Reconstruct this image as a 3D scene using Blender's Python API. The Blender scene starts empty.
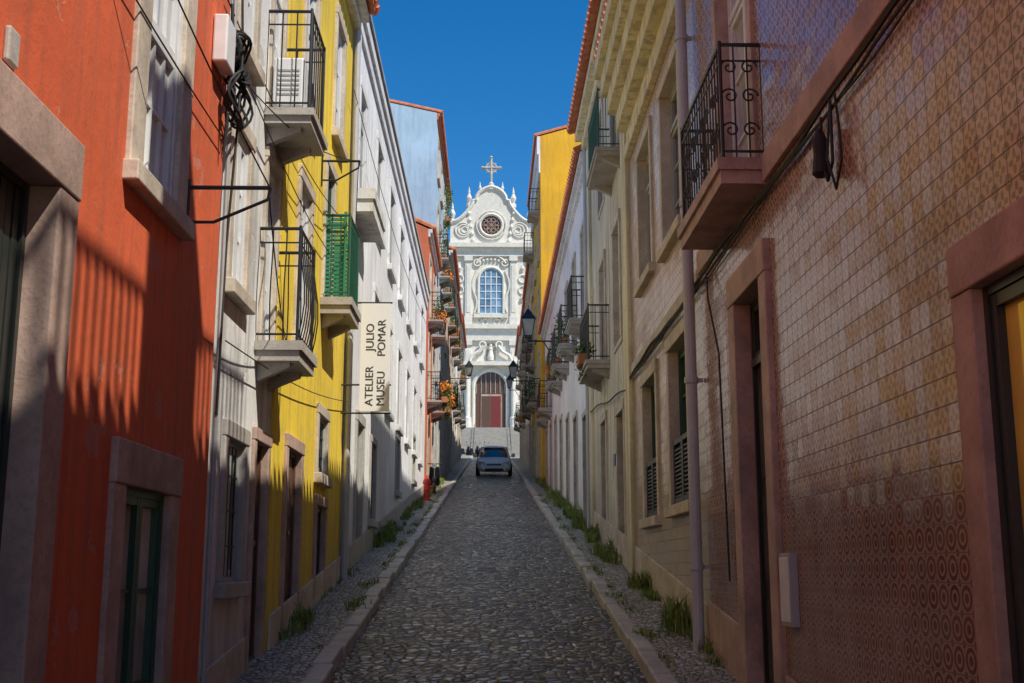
import bpy, math, random
from mathutils import Vector, Matrix, noise
R = random.Random(7)
SL = 0.117
def gz(y):
    if y < 88: return SL*y
    if y < 107: return SL*88 + (12.4-SL*88)*(y-88)/19.0
    if y < 118: return 12.4 + (16.3-12.4)*(y-107)/11.0
    return 16.3
# ------------------------------------------------------------ materials
MATS = {}
class N:
    def __init__(s, name):
        s.m = bpy.data.materials.new(name); s.m.use_nodes = True
        s.t = s.m.node_tree; s.n = s.t.nodes; s.l = s.t.links
        s.b = s.n['Principled BSDF']; MATS[name] = s.m
        s.co = s.n.new('ShaderNodeTexCoord').outputs['Object']
    def put(s, sock, v):
        if isinstance(v, (int, float)): sock.default_value = v
        elif isinstance(v, (tuple, list)):
            if len(sock.default_value) == 4 and len(v) == 3: v = (*v, 1)
            sock.default_value = v
        else: s.l.new(v, sock)
    def math(s, op, a, b=0.0, c=None, clamp=False):
        n = s.n.new('ShaderNodeMath'); n.operation = op; n.use_clamp = clamp
        s.put(n.inputs[0], a); s.put(n.inputs[1], b)
        if c is not None: s.put(n.inputs[2], c)
        return n.outputs[0]
    def vmath(s, op, a, b=(0, 0, 0)):
        n = s.n.new('ShaderNodeVectorMath'); n.operation = op
        s.put(n.inputs[0], a)
        if op == 'SCALE': s.put(n.inputs['Scale'], b)
        else: s.put(n.inputs[1], b)
        return n.outputs['Value'] if op in ('LENGTH', 'DISTANCE', 'DOT_PRODUCT') else n.outputs[0]
    def scale(s, v, co=None):
        return s.vmath('MULTIPLY', co if co else s.co, v)
    def noise(s, sc, detail=4, co=None, rough=.55):
        n = s.n.new('ShaderNodeTexNoise'); s.put(n.inputs['Scale'], sc); n.inputs['Detail'].default_value = min(4, detail)
        n.inputs['Roughness'].default_value = rough
        s.l.new(co if co else s.co, n.inputs['Vector']); return n.outputs['Fac']
    def vor(s, co, feature='F1', rnd=1.0, sc=1.0):
        n = s.n.new('ShaderNodeTexVoronoi'); n.feature = feature; n.inputs['Scale'].default_value = sc
        n.inputs['Randomness'].default_value = rnd
        s.l.new(co, n.inputs['Vector']); return n
    def ramp(s, f, stops):
        n = s.n.new('ShaderNodeValToRGB'); e = n.color_ramp.elements
        while len(e) < len(stops): e.new(.5)
        for i, (p, c) in enumerate(stops):
            e[i].position = p
            e[i].color = (*c, 1) if isinstance(c, (tuple, list)) else (c, c, c, 1)
        s.put(n.inputs[0], f); return n.outputs[0]
    def mix(s, f, a, b, mode='MIX'):
        n = s.n.new('ShaderNodeMix'); n.data_type = 'RGBA'; n.blend_type = mode
        s.put(n.inputs[0], f); s.put(n.inputs[6], a); s.put(n.inputs[7], b); return n.outputs[2]
    def bump(s, h, strength=.5, dist=.01, nrm=None):
        n = s.n.new('ShaderNodeBump'); s.put(n.inputs['Height'], h)
        n.inputs['Strength'].default_value = strength; n.inputs['Distance'].default_value = dist
        if nrm: s.l.new(nrm, n.inputs['Normal'])
        return n.outputs[0]
    def out(s, col=None, rough=None, nrm=None, metal=None, spec=None):
        if col is not None: s.put(s.b.inputs['Base Color'], col)
        if rough is not None: s.put(s.b.inputs['Roughness'], rough)
        if nrm is not None: s.put(s.b.inputs['Normal'], nrm)
        if metal is not None: s.put(s.b.inputs['Metallic'], metal)
        if spec is not None: s.put(s.b.inputs['Specular IOR Level'], spec)
        return s.m
def mul(c, k): return tuple(min(1, x*k) for x in c)
def plaster(name, c, stain=.35, rough=.85, dirt=(.25, .22, .18)):
    m = N(name)
    big = m.noise(.7, 4); streak = m.noise(1.0, 4, m.scale((5.0, 5.0, .45)), .7)
    col = m.mix(m.ramp(big, [(.3, 0), (.7, 1)]), mul(c, .80), mul(c, 1.08))
    st = m.math('MULTIPLY', m.ramp(streak, [(.47, 0), (.62, 1)]), stain)
    col = m.mix(st, col, tuple(c[i]*.35+dirt[i]*.35 for i in range(3)))
    fine = m.noise(9, 4, rough=.75)
    col = m.mix(m.math('MULTIPLY', m.ramp(fine, [(.54, 0), (.68, 1)]), stain*.6), col, mul(c, .52))
    sep = m.n.new('ShaderNodeSeparateXYZ'); m.l.new(m.co, sep.inputs[0])
    hgt = m.math('SUBTRACT', sep.outputs[2], m.math('MULTIPLY', sep.outputs[1], SL))
    n22 = m.noise(2.2, 4, rough=.65)
    low = m.ramp(m.math('MULTIPLY', m.math('ADD', hgt, m.math('MULTIPLY', n22, 1.6)), .4), [(.25, 1), (.85, 0)])
    col = m.mix(m.math('MULTIPLY', low, min(.8, stain*1.1)), col, tuple(c[i]*.3+dirt[i]*.45 for i in range(3)))
    peel = m.math('MULTIPLY', m.ramp(n22, [(.63, 0), (.64, 1)]), min(1, stain*1.4))
    col = m.mix(peel, col, tuple(c[i]*.45+(.5, .46, .4)[i]*.4 for i in range(3)))
    h = m.math('SUBTRACT', m.math('ADD', fine, m.math('MULTIPLY', big, 2.0)), m.math('MULTIPLY', peel, .5))
    m.out(col, rough, m.bump(h, .5, .012)); return name
def stone(name, c, rough=.7, var=.25, bs=.6):
    m = N(name)
    n1 = m.noise(2.5, 4, rough=.65); n2 = m.noise(28, 4, rough=.7)
    col = m.mix(m.ramp(n1, [(.3, 0), (.7, 1)]), mul(c, 1-var), mul(c, 1+var*.6))
    col = m.mix(m.math('MULTIPLY', m.ramp(n2, [(.5, 0), (.75, 1)]), .5), col, mul(c, .42))
    m.out(col, rough, m.bump(n2, bs, .006)); return name
def paint(name, c, rough=.45, metal=0, var=.12):
    m = N(name)
    n1 = m.noise(6, 4)
    col = m.mix(n1, mul(c, 1-var*2), mul(c, 1+var))
    m.out(col, rough, m.bump(n1, .1, .004), metal); return name
def glass(name, c, rough=.04):
    m = N(name)
    n1 = m.noise(.9, 2)
    col = m.mix(m.ramp(n1, [(.35, 0), (.65, 1)]), mul(c, .5), mul(c, 1.3))
    m.out(col, rough, m.bump(m.noise(2.2, 1), .10, .02), 0, 1.0); m.b.inputs['IOR'].default_value = 1.6; return name
def tiles(name, base, dark, size, motif, tilt=.035, rough=.17, groutc=(.16, .11, .09), var=.15, spec=.5, wav=.16):
    m = N(name)
    sep = m.n.new('ShaderNodeSeparateXYZ'); m.l.new(m.co, sep.inputs[0])
    u = m.math('MULTIPLY', sep.outputs[1], 1/size); v = m.math('MULTIPLY', sep.outputs[2], 1/size)
    fu = m.math('SUBTRACT', m.math('FRACT', u), .5); fv = m.math('SUBTRACT', m.math('FRACT', v), .5)
    au = m.math('ABSOLUTE', fu); av = m.math('ABSOLUTE', fv)
    cmb = m.n.new('ShaderNodeCombineXYZ'); m.l.new(m.math('FLOOR', u), cmb.inputs[0]); m.l.new(m.math('FLOOR', v), cmb.inputs[1])
    wn = m.n.new('ShaderNodeTexWhiteNoise'); m.l.new(cmb.outputs[0], wn.inputs[0])
    def length(a, b): return m.math('SQRT', m.math('ADD', m.math('MULTIPLY', a, a), m.math('MULTIPLY', b, b)))
    r = length(fu, fv); rc = length(m.math('SUBTRACT', .5, au), m.math('SUBTRACT', .5, av))
    grout = m.math('GREATER_THAN', m.math('MAXIMUM', au, av), .475)
    ang = m.math('ARCTAN2', fv, fu)
    if motif == 'rosette':
        pet = m.math('ADD', .26, m.math('MULTIPLY', m.math('COSINE', m.math('MULTIPLY', ang, 4)), .13))
        a = m.math('MULTIPLY', m.math('LESS_THAN', r, pet), m.math('GREATER_THAN', r, .11))
        c = m.math('MULTIPLY', m.math('LESS_THAN', rc, .27), m.math('GREATER_THAN', rc, .11))
        pat = m.math('MAXIMUM', a, c)
    elif motif == 'circle':
        a = m.math('LESS_THAN', m.math('ABSOLUTE', m.math('SUBTRACT', r, .36)), .075)
        b = m.math('LESS_THAN', r, .17)
        c = m.math('LESS_THAN', rc, .13)
        pat = m.math('MAXIMUM', m.math('MAXIMUM', a, b), c)
    else:
        dm = m.math('ADD', au, av)
        a = m.math('LESS_THAN', m.math('ABSOLUTE', m.math('SUBTRACT', dm, .4)), .06)
        c = m.math('LESS_THAN', rc, .15)
        pat = m.math('MAXIMUM', a, c)
    wear = m.ramp(m.noise(1.6, 4, rough=.7), [(.35, .65), (.65, 1.0)])
    col = m.mix(m.math('MULTIPLY', pat, wear), base, dark)
    col = m.mix(m.math('MULTIPLY', wn.outputs['Value'], var), col, mul(base, .5))
    col = m.mix(m.math('MULTIPLY', m.ramp(m.noise(.8, 4), [(.42, 0), (.7, 1)]), .3), col, mul(dark, 1.0))
    col = m.mix(grout, col, groutc)
    geo = m.n.new('ShaderNodeNewGeometry')
    off = m.vmath('SCALE', m.vmath('SUBTRACT', wn.outputs['Color'], (.5, .5, .5)), tilt*2)
    nv = m.n.new('ShaderNodeTexNoise'); nv.inputs['Scale'].default_value = 1.9; nv.inputs['Detail'].default_value = 2; m.l.new(m.scale((1, .7, 2.6)), nv.inputs['Vector'])
    off2 = m.vmath('SCALE', m.vmath('SUBTRACT', nv.outputs['Color'], (.5, .5, .5)), wav)
    nr = m.vmath('NORMALIZE', m.vmath('ADD', m.vmath('ADD', geo.outputs['Normal'], off), off2))
    h = m.math('SUBTRACT', m.math('MULTIPLY', m.noise(18, 2), .5), grout)
    m.out(col, m.math('ADD', rough, m.math('MULTIPLY', grout, .5)), m.bump(h, .4, .003, nr), 0, spec)
    return name

plaster('orange_plaster', (.78, .145, .05), .45, .75, (.28, .17, .12))
plaster('grey_plaster', (.82, .81, .77), .7)
plaster('yellow_plaster', (.94, .66, .05), .45)
plaster('deep_yellow_plaster', (.87, .48, .02), .35)
plaster('white_plaster', (.93, .92, .91), .42, dirt=(.4, .38, .35))
plaster('white_plaster_b', (.82, .81, .79), .55, dirt=(.4, .38, .35))
plaster('blue_plaster', (.42, .60, .76), .3)
plaster('red_plaster', (.62, .15, .06), .35)
plaster('cream_plaster', (.84, .74, .48), .7)
plaster('beige_plaster', (.76, .68, .51), .85)
plaster('pink_plaster', (.68, .50, .40), .4)
stone('pink_stone', (.50, .35, .28), var=.38); stone('beige_stone', (.62, .53, .42), var=.34); stone('grey_stone', (.48, .45, .40))
stone('kerb_stone', (.52, .48, .41), .6, .35); stone('church_stone', (.80, .76, .67), .8, .16); stone('slab_stone', (.46, .42, .37)); stone('step_stone', (.38, .35, .30))
paint('iron_black', (.018, .02, .022), .4); paint('iron_green', (.025, .11, .07), .4); paint('door_dark', (.03, .038, .034), .35)
paint('iron_grey', (.06, .065, .065), .5)
paint('door_brown', (.13, .065, .04), .45); paint('door_red', (.20, .03, .022), .5); paint('frame_white', (.78, .79, .78), .45)
paint('frame_green', (.02, .08, .05), .4); paint('frame_grey', (.40, .41, .40), .5); paint('pipe_grey', (.50, .50, .52), .4)
paint('plastic_white', (.84, .84, .82), .35); paint('mesh_green', (.04, .26, .13), .5); paint('shutter_dark', (.06, .065, .07), .5)
paint('car_silver', (.84, .84, .82), .35, 0, .03); paint('rubber', (.02, .02, .02), .7); paint('chrome', (.6, .6, .6), .2, 1)
paint('hydrant_red', (.6, .035, .02), .35); paint('brass', (.6, .42, .15), .3, 1); paint('terracotta', (.5, .2, .09), .8)
paint('banner_white', (.88, .88, .88), .5, 0, .02); paint('text_black', (.03, .03, .03), .6); paint('plaque_blue', (.03, .09, .3), .3)
glass('glass_dark', (.05, .06, .065)); glass('glass_curtain', (.58, .59, .56), .08); glass('glass_blue', (.20, .32, .44), .05)
glass('lamp_glass', (.45, .46, .44), .1); glass('glass_yellow', (.75, .60, .10), .03)
tiles('tile_main', (.58, .40, .31), (.17, .072, .055), .14, 'rosette', .03, .2, wav=.13, spec=.38)
tiles('tile_dado', (.46, .31, .245), (.12, .046, .036), .14, 'circle', .03, .2, wav=.13, spec=.38)
tiles('tile_pale', (.70, .57, .51), (.40, .25, .21), .14, 'diamond', .025, .22, spec=.4)
tiles('tile_low', (.60, .51, .40), (.31, .225, .17), .14, 'diamond', .025, .22, spec=.4)
m = N('road_cobbles')
nz = m.n.new('ShaderNodeTexNoise'); nz.inputs['Scale'].default_value = 1.6; nz.inputs['Detail'].default_value = 2; m.l.new(m.co, nz.inputs['Vector'])
warp = m.vmath('ADD', m.co, m.vmath('SCALE', m.vmath('SUBTRACT', nz.outputs['Color'], (.5, .5, .5)), .18))
co = m.scale((9.5, 8.0, 0.0), warp)
ve = m.vor(co, 'DISTANCE_TO_EDGE', .75); vc = m.vor(co, 'F1', .75)
sepc = m.n.new('ShaderNodeSeparateColor'); m.l.new(vc.outputs['Color'], sepc.inputs[0])
edge = m.ramp(ve.outputs['Distance'], [(.03, 0), (.17, 1)])
col = m.ramp(sepc.outputs[0], [(0, (.085, .083, .078)), (.5, (.175, .168, .15)), (.82, (.28, .27, .235)), (1, (.50, .47, .40))])
col = m.mix(m.math('MULTIPLY', m.ramp(m.noise(.7, 4, rough=.65), [(.4, 0), (.65, 1)]), .55), col, (.25, .22, .17))
col = m.mix(edge, m.mix(m.ramp(m.noise(1.2, 4), [(.5, 0), (.65, 1)]), (.035, .03, .022), (.06, .08, .025)), col)
h = m.math('ADD', m.ramp(ve.outputs['Distance'], [(0, 0), (.25, .8), (.5, 1)]), m.math('MULTIPLY', sepc.outputs[1], .5))
m.out(col, m.math('ADD', .22, m.math('MULTIPLY', sepc.outputs[2], .35)), m.bump(h, 1.0, .035))
m = N('sidewalk_calcada')
co = m.scale((15.0, 15.0, 0.0))
ve = m.vor(co, 'DISTANCE_TO_EDGE', .7); vc = m.vor(co, 'F1', .7)
sepc = m.n.new('ShaderNodeSeparateColor'); m.l.new(vc.outputs['Color'], sepc.inputs[0])
col = m.ramp(sepc.outputs[0], [(0, (.32, .29, .24)), (.5, (.53, .49, .41)), (1, (.72, .67, .58))])
col = m.mix(m.math('MULTIPLY', m.ramp(m.noise(1.0, 4), [(.4, 0), (.7, 1)]), .5), col, (.20, .18, .13))
col = m.mix(m.ramp(ve.outputs['Distance'], [(.02, 0), (.12, 1)]), (.08, .08, .05), col)
h = m.math('ADD', m.ramp(ve.outputs['Distance'], [(0, 0), (.25, 1)]), m.math('MULTIPLY', sepc.outputs[1], .4))
m.out(col, .6, m.bump(h, 1.0, .018))
m = N('ground_earth'); m.out(m.mix(m.noise(.3, 4), (.12, .10, .07), (.22, .19, .14)), .95, m.bump(m.noise(4, 4), .5, .05))
m = N('roof_tile'); n1 = m.noise(6, 4)
m.out(m.mix(m.ramp(n1, [(.3, 0), (.7, 1)]), (.42, .11, .05), (.66, .24, .11)), .85, m.bump(n1, .4, .01))
m = N('leaves'); vc = m.noise(14, 2)
m.out(m.mix(m.ramp(vc, [(.35, 0), (.65, 1)]), (.025, .07, .012), (.10, .20, .03)), .6)
m = N('grass_blades'); vc = m.noise(6, 4, rough=.7)
m.out(m.mix(m.ramp(vc, [(.35, 0), (.65, 1)]), (.05, .11, .015), (.34, .40, .08)), .6)
m = N('flowers'); m.out(m.mix(m.noise(20, 2), (.85, .15, .02), (.9, .45, .05)), .6)

# ------------------------------------------------------------ mesh builder
class MB:
    def __init__(s): s.v = []; s.f = []; s.m = []; s.names = []
    def mi(s, mat):
        if mat not in s.names: s.names.append(mat)
        return s.names.index(mat)
    def face(s, pts, mat):
        k = len(s.v); s.v += [tuple(p) for p in pts]; s.f.append(tuple(range(k, k+len(pts)))); s.m.append(s.mi(mat))
    def hexa(s, p, mat):
        k = len(s.v); s.v += [tuple(q) for q in p]; i = s.mi(mat)
        for f in ((3, 2, 1, 0), (4, 5, 6, 7), (0, 1, 5, 4), (1, 2, 6, 5), (2, 3, 7, 6), (3, 0, 4, 7)):
            s.f.append(tuple(k+a for a in f)); s.m.append(i)
    def box(s, x0, x1, y0, y1, z0, z1, mat):
        x0, x1 = sorted((x0, x1)); y0, y1 = sorted((y0, y1)); z0, z1 = sorted((z0, z1))
        s.hexa([(x0, y0, z0), (x1, y0, z0), (x1, y1, z0), (x0, y1, z0), (x0, y0, z1), (x1, y0, z1), (x1, y1, z1), (x0, y1, z1)], mat)
    def tube(s, pts, r, mat, n=6, closed=False):
        pts = [Vector(p) for p in pts]; k = len(s.v); i = s.mi(mat); L = len(pts)
        rr = r if isinstance(r, (list, tuple)) else [r]*L
        up = None
        for a in range(L):
            if closed: t = (pts[(a+1) % L]-pts[a-1])
            else: t = pts[min(a+1, L-1)]-pts[max(a-1, 0)]
            t.normalize()
            if up is None:
                up = Vector((0, 0, 1)) if abs(t.z) < .9 else Vector((1, 0, 0))
            b = t.cross(up)
            if b.length < 1e-4: b = t.cross(Vector((.3, .9, .1)))
            b.normalize(); up = b.cross(t).normalized()
            for j in range(n):
                an = 2*math.pi*j/n
                s.v.append(tuple(pts[a]+(b*math.cos(an)+up*math.sin(an))*rr[a]))
        for a in range(L if closed else L-1):
            a2 = (a+1) % L
            for j in range(n):
                j2 = (j+1) % n
                s.f.append((k+a*n+j, k+a*n+j2, k+a2*n+j2, k+a2*n+j)); s.m.append(i)
        if not closed:
            s.f.append(tuple(k+j for j in range(n))[::-1]); s.m.append(i)
            s.f.append(tuple(k+(L-1)*n+j for j in range(n))); s.m.append(i)
    def poly_y(s, pts, y0, y1, mat):
        k = len(s.v); n = len(pts); i = s.mi(mat)
        s.v += [(x, y0, z) for x, z in pts]+[(x, y1, z) for x, z in pts]
        s.f.append(tuple(range(k, k+n))); s.m.append(i); s.f.append(tuple(range(k+n, k+2*n))[::-1]); s.m.append(i)
        for a in range(n):
            b = (a+1) % n; s.f.append((k+a, k+n+a, k+n+b, k+b)); s.m.append(i)
    def lathe(s, c, prof, mat, n=12, axis='z'):
        k = len(s.v); i = s.mi(mat)
        for r, h in prof:
            for j in range(n):
                an = 2*math.pi*j/n; a, b = r*math.cos(an), r*math.sin(an)
                if axis == 'z': s.v.append((c[0]+a, c[1]+b, c[2]+h))
                elif axis == 'x': s.v.append((c[0]+h, c[1]+a, c[2]+b))
                else: s.v.append((c[0]+a, c[1]+h, c[2]+b))
        for q in range(len(prof)-1):
            for j in range(n):
                j2 = (j+1) % n; s.f.append((k+q*n+j, k+q*n+j2, k+(q+1)*n+j2, k+(q+1)*n+j)); s.m.append(i)
        s.f.append(tuple(k+j for j in range(n))[::-1]); s.m.append(i)
        s.f.append(tuple(k+(len(prof)-1)*n+j for j in range(n))); s.m.append(i)
    def build(s, name, parent=None, smooth=False, bevel=0, fix=True):
        if not s.f: return None
        me = bpy.data.meshes.new(name); me.from_pydata(s.v, [], s.f)
        for nm in s.names: me.materials.append(MATS[nm])
        me.polygons.foreach_set('material_index', s.m)
        if smooth: me.polygons.foreach_set('use_smooth', [True]*len(s.f))
        if fix:
            import bmesh
            bm = bmesh.new(); bm.from_mesh(me); bmesh.ops.recalc_face_normals(bm, faces=bm.faces); bm.to_mesh(me); bm.free()
        me.update()
        o = bpy.data.objects.new(name, me); bpy.context.scene.collection.objects.link(o)
        if parent:
            o.parent = parent
            if parent.get('grp'): o.location = -Vector(parent.location)
        if bevel:
            b = o.modifiers.new('bevel', 'BEVEL'); b.width = bevel; b.segments = 2; b.limit_method = 'ANGLE'
        return o
def empty(name, loc, rot=None, grp=True):
    o = bpy.data.objects.new(name, None); o.location = loc; o.empty_display_size = .3
    if rot: o.rotation_euler = rot
    o['grp'] = grp
    bpy.context.scene.collection.objects.link(o); return o

# ------------------------------------------------------------ building kit
class Bld:
    def __init__(s, name, side, X, y0, y1, ztop, mat, depth=9, picker=None, splits=()):
        s.name, s.s, s.X, s.y0, s.y1, s.zt, s.mat, s.D = name, side, X, y0+.004, y1-.004, ztop, mat, depth
        s.e = empty(name, (side*(X+depth/2), (y0+y1)/2, gz(y0)))
        s.walls, s.trim, s.win, s.roof, s.balc = MB(), MB(), MB(), MB(), MB()
        s.op = []; s.picker = picker; s.splits = list(splits)
    def x(s, d): return s.s*(s.X-d)
    def fb(s, mb, y0, y1, z0, z1, d0, d1, mat): mb.box(s.x(d0), s.x(d1), y0, y1, z0, z1, mat)
    def sloped(s, mb, y0, y1, h0, h1, d0, d1, mat):
        a, b = sorted((s.x(d0), s.x(d1))); g0, g1 = gz(y0), gz(y1)
        mb.hexa([(a, y0, g0+h0), (b, y0, g0+h0), (b, y1, g1+h0), (a, y1, g1+h0), (a, y0, g0+h1), (b, y0, g0+h1), (b, y1, g1+h1), (a, y1, g1+h1)], mat)
    def quadx(s, mb, y0, y1, z0, z1, d, mat):
        x = s.x(d); mb.face([(x, y0, z0), (x, y1, z0), (x, y1, z1), (x, y0, z1)], mat)
    def opening(s, y0, y1, z0, z1, kind='casement', sw=.14, smat='beige_stone', fmat='frame_white', gmat='glass_dark',
                sill=True, rows=3, proud=.035, rev=.2, lt=None):
        s.op.append((y0-.02, y1+.02, z0-.02, z1+.02, rev))
        t = s.trim; lt = lt or sw*1.1
        if sw:
            d0 = -rev+.01
            s.fb(t, y0-sw, y0, z0, z1, d0, proud, smat); s.fb(t, y1, y1+sw, z0, z1, d0, proud, smat)
            s.fb(t, y0-sw-.002, y1+sw+.002, z1, z1+lt, d0, proud+.01, smat)
            if sill: s.fb(t, y0-sw-.03, y1+sw+.03, z0-.13, z0, d0, proud+.06, smat)
            else: s.fb(t, y0-sw, y1+sw, z0-.1, z0, d0, proud-.008, smat)
        w = s.win; dg = -rev+.05
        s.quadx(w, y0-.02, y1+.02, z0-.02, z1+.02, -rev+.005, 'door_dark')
        def fr(a, b, c, d, th=.05, dd=dg, mat=fmat, pr=.04):
            s.fb(w, a, a+th, c, d, dd-.02, dd+pr, mat); s.fb(w, b-th, b, c, d, dd-.02, dd+pr, mat)
            s.fb(w, a+th, b-th, c, c+th, dd-.019, dd+pr-.002, mat); s.fb(w, a+th, b-th, d-th, d, dd-.019, dd+pr-.002, mat)
        def glazed(a, b, c, d, rows, cols=1, gm=gmat):
            fr(a, b, c, d, .055)
            s.quadx(w, a+.01, b-.01, c+.01, d-.01, dg, gm)
            for i in range(1, rows):
                z = c+(d-c)*i/rows; s.fb(w, a+.055, b-.055, z-.014, z+.014, dg-.01, dg+.025, fmat)
            for i in range(1, cols):
                y = a+(b-a)*i/cols; s.fb(w, y-.013, y+.013, c+.055, d-.055, dg-.01, dg+.0265, fmat)
        ym = (y0+y1)/2
        fr(y0, y1, z0, z1, .045, dg-.004, fmat, .055)
        if kind == 'casement':
            zt = z1-.045
            if (z1-z0) > 1.9:
                zz = z1-.5; s.fb(w, y0+.045, y1-.045, zz-.03, zz+.03, dg-.02, dg+.06, fmat)
                glazed(y0+.05, ym-.004, zz+.03, zt, 1); glazed(ym+.004, y1-.05, zz+.03, zt, 1); zt = zz-.03
            glazed(y0+.05, ym-.004, z0+.05, zt, rows); glazed(ym+.004, y1-.05, z0+.05, zt, rows)
        elif kind == 'sash':
            glazed(y0+.05, y1-.05, (z0+z1)/2, z1-.05, 2, 3); glazed(y0+.05, y1-.05, z0+.05, (z0+z1)/2-.004, 2, 3)
        elif kind == 'fixed':
            glazed(y0+.05, y1-.05, z0+.05, z1-.05, 1, 1)
        elif kind == 'door':
            zt = z1
            if z1-z0 > 2.5:
                zz = z1-.55; s.fb(w, y0+.045, y1-.045, zz-.035, zz+.035, dg-.02, dg+.065, fmat)
                glazed(y0+.05, y1-.05, zz+.035, z1-.045, 1, 3); zt = zz-.035
            for a, b in ((y0+.05, ym-.004), (ym+.004, y1-.05)):
                s.fb(w, a, b, z0+.02, zt, dg-.02, dg+.02, fmat)
                hs = (zt-z0-.1)
                for q0, q1 in ((.05, .3), (.35, .62), (.67, .97)):
                    s.fb(w, a+.08, b-.08, z0+hs*q0+.02, z0+hs*q1, dg+.019, dg+.035, fmat)
            s.win.lathe((s.x(dg+.045), ym+.05, z0+1.1), [(.0, -.03), (.03, -.02), (.03, .02), (0, .03)], 'brass', 8, 'x')
        elif kind == 'slats':
            n = max(4, int((y1-y0)/.09))
            for i in range(n):
                a = y0+.05+(y1-y0-.1)*i/n; s.fb(w, a+.008, a+(y1-y0-.1)/n-.008, z0+.05, z1-.05, dg-.02, dg+.03+.004*(i % 2), fmat)
        elif kind == 'half':
            zm = z0+(z1-z0)*.42
            glazed(y0+.05, ym-.004, zm, z1-.05, 2); glazed(ym+.004, y1-.05, zm, z1-.05, 2)
            for a, b in ((y0+.04, ym-.004), (ym+.004, y1-.04)):
                fr(a, b, z0+.03, zm-.01, .06, dg+.11, 'shutter_dark')
                z = z0+.1
                while z < zm-.1:
                    s.fb(w, a+.06, b-.06, z, z+.022, dg+.10, dg+.14, 'shutter_dark'); z += .05
        elif kind == 'barred':
            glazed(y0+.05, ym-.004, z0+.05, z1-.05, 2); glazed(ym+.004, y1-.05, z0+.05, z1-.05, 2)
            n = max(3, int((y1-y0)/.13))
            for i in range(1, n):
                y = y0+(y1-y0)*i/n; w.tube([(s.x(-.03), y, z0), (s.x(-.03), y, z1)], .009, 'iron_black', 5)
            nz = max(3, int((z1-z0)/.25))
            for i in range(1, nz):
                z = z0+(z1-z0)*i/nz; s.fb(w, y0, y1, z-.008, z+.008, -.036, -.026, 'iron_black')
    def balcony(s, y0, y1, z, proj=.5, h=1.05, th=.14, slab='slab_stone', rail='iron_black', style='bars', corb=True, belly=0):
        b = s.balc
        s.fb(b, y0, y1, z-th, z, 0.002, proj, slab); s.fb(b, y0-.03, y1+.03, z-th*.45, z+.01, 0.003, proj+.03, slab)
        if corb:
            for yy in (y0+.12, y1-.24):
                xi, xo = s.x(.003), s.x(proj*.75)
                pts = [(xi, z-th), (xo, z-th), (xo, z-th-.04), (s.x(proj*.25), z-th-.13), (xi, z-th-.18)]
                b.poly_y(pts, yy, yy+.1, slab)
        xo = s.x(proj-.03); y0i, y1i = y0+.03, y1-.03
        path = [(s.x(0), y0i), (xo, y0i), (xo, y1i), (s.x(0), y1i)]
        if style == 'none': return
        for hh, r in ((h, .018), (.08, .012), (h-.14, .009)):
            b.tube([(p[0], p[1], z+hh) for p in path], r, rail, 6)
        def bar(x, y, nx, ny):
            if belly:
                pts = []
                for i in range(7):
                    t = i/6; o = belly*math.sin(math.pi*t/.77) if t < .77 else 0
                    pts.append((x+nx*o, y+ny*o, z+.01+h*t))
                b.tube(pts, .007, rail, 4)
            else: b.tube([(x, y, z+.01), (x, y, z+h)], .0075, rail, 4)
        L = y1i-y0i; n = max(3, int(L/.115))
        for i in range(n+1): bar(xo, y0i+L*i/n, -s.s, 0)
        n2 = max(2, int(proj/.12))
        for yy, ny in ((y0i, -1), (y1i, 1)):
            for i in range(n2): bar(s.x((proj-.03)*i/n2), yy, 0, ny)
        for p in path[1:3]: b.tube([(p[0], p[1], z), (p[0], p[1], z+h+.03)], .016, rail, 6)
        if style == 'scroll':
            def spiral(cy, cz, r0, sg, fn):
                pts = []
                for i in range(17):
                    a = i/16*math.pi*2.6; r = r0*(1-i/20)
                    pts.append(fn(cy+sg*r*math.cos(a), cz+r*math.sin(a)))
                b.tube(pts, .008, rail, 4)
            k = int(L/.46)
            for i in range(k):
                c = y0i+L*(i+.5)/k
                for sg in (-1, 1):
                    spiral(c+sg*.09, z+.62, .09, sg, lambda q, w: (xo-s.s*.004, q, w)); spiral(c+sg*.09, z+.3, .09, sg, lambda q, w: (xo-s.s*.004, q, w))
            for sg in (-1, 1):
                for cz in (.26, .55, .8):
                    for yy in (y0i-.01, y1i+.01):
                        spiral(s.X-proj/2+sg*proj*.22, z+cz, proj*.2, sg, lambda q, w: (s.s*q, yy, w))
    def finish(s, eave=.35, pitch=.45, roofmat='roof_tile', cornice='white_plaster_b', ribs=True, ch=.28):
        w = s.walls; zb = gz(s.y0)-.6
        ys = sorted(set([s.y0, s.y1]+[v for o in s.op for v in o[:2]]+[a for k, a in s.splits if k == 'y']))
        zs = sorted(set([zb, s.zt]+[v for o in s.op for v in o[2:4]]+[a for k, a in s.splits if k == 'z']))
        for i in range(len(ys)-1):
            for j in range(len(zs)-1):
                cy, cz = (ys[i]+ys[i+1])/2, (zs[j]+zs[j+1])/2
                if any(o[0] < cy < o[1] and o[2] < cz < o[3] for o in s.op): continue
                m = s.picker(cy, cz) if s.picker else s.mat
                s.quadx(w, ys[i], ys[i+1], zs[j], zs[j+1], 0, m)
        for y0, y1, z0, z1, rv in s.op:
            a, b = s.x(0), s.x(-rv)
            m = s.mat
            w.face([(a, y0, z0), (b, y0, z0), (b, y0, z1), (a, y0, z1)], m); w.face([(a, y1, z0), (b, y1, z0), (b, y1, z1), (a, y1, z1)], m)
            w.face([(a, y0, z0), (b, y0, z0), (b, y1, z0), (a, y1, z0)], m); w.face([(a, y0, z1), (b, y0, z1), (b, y1, z1), (a, y1, z1)], m)
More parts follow.
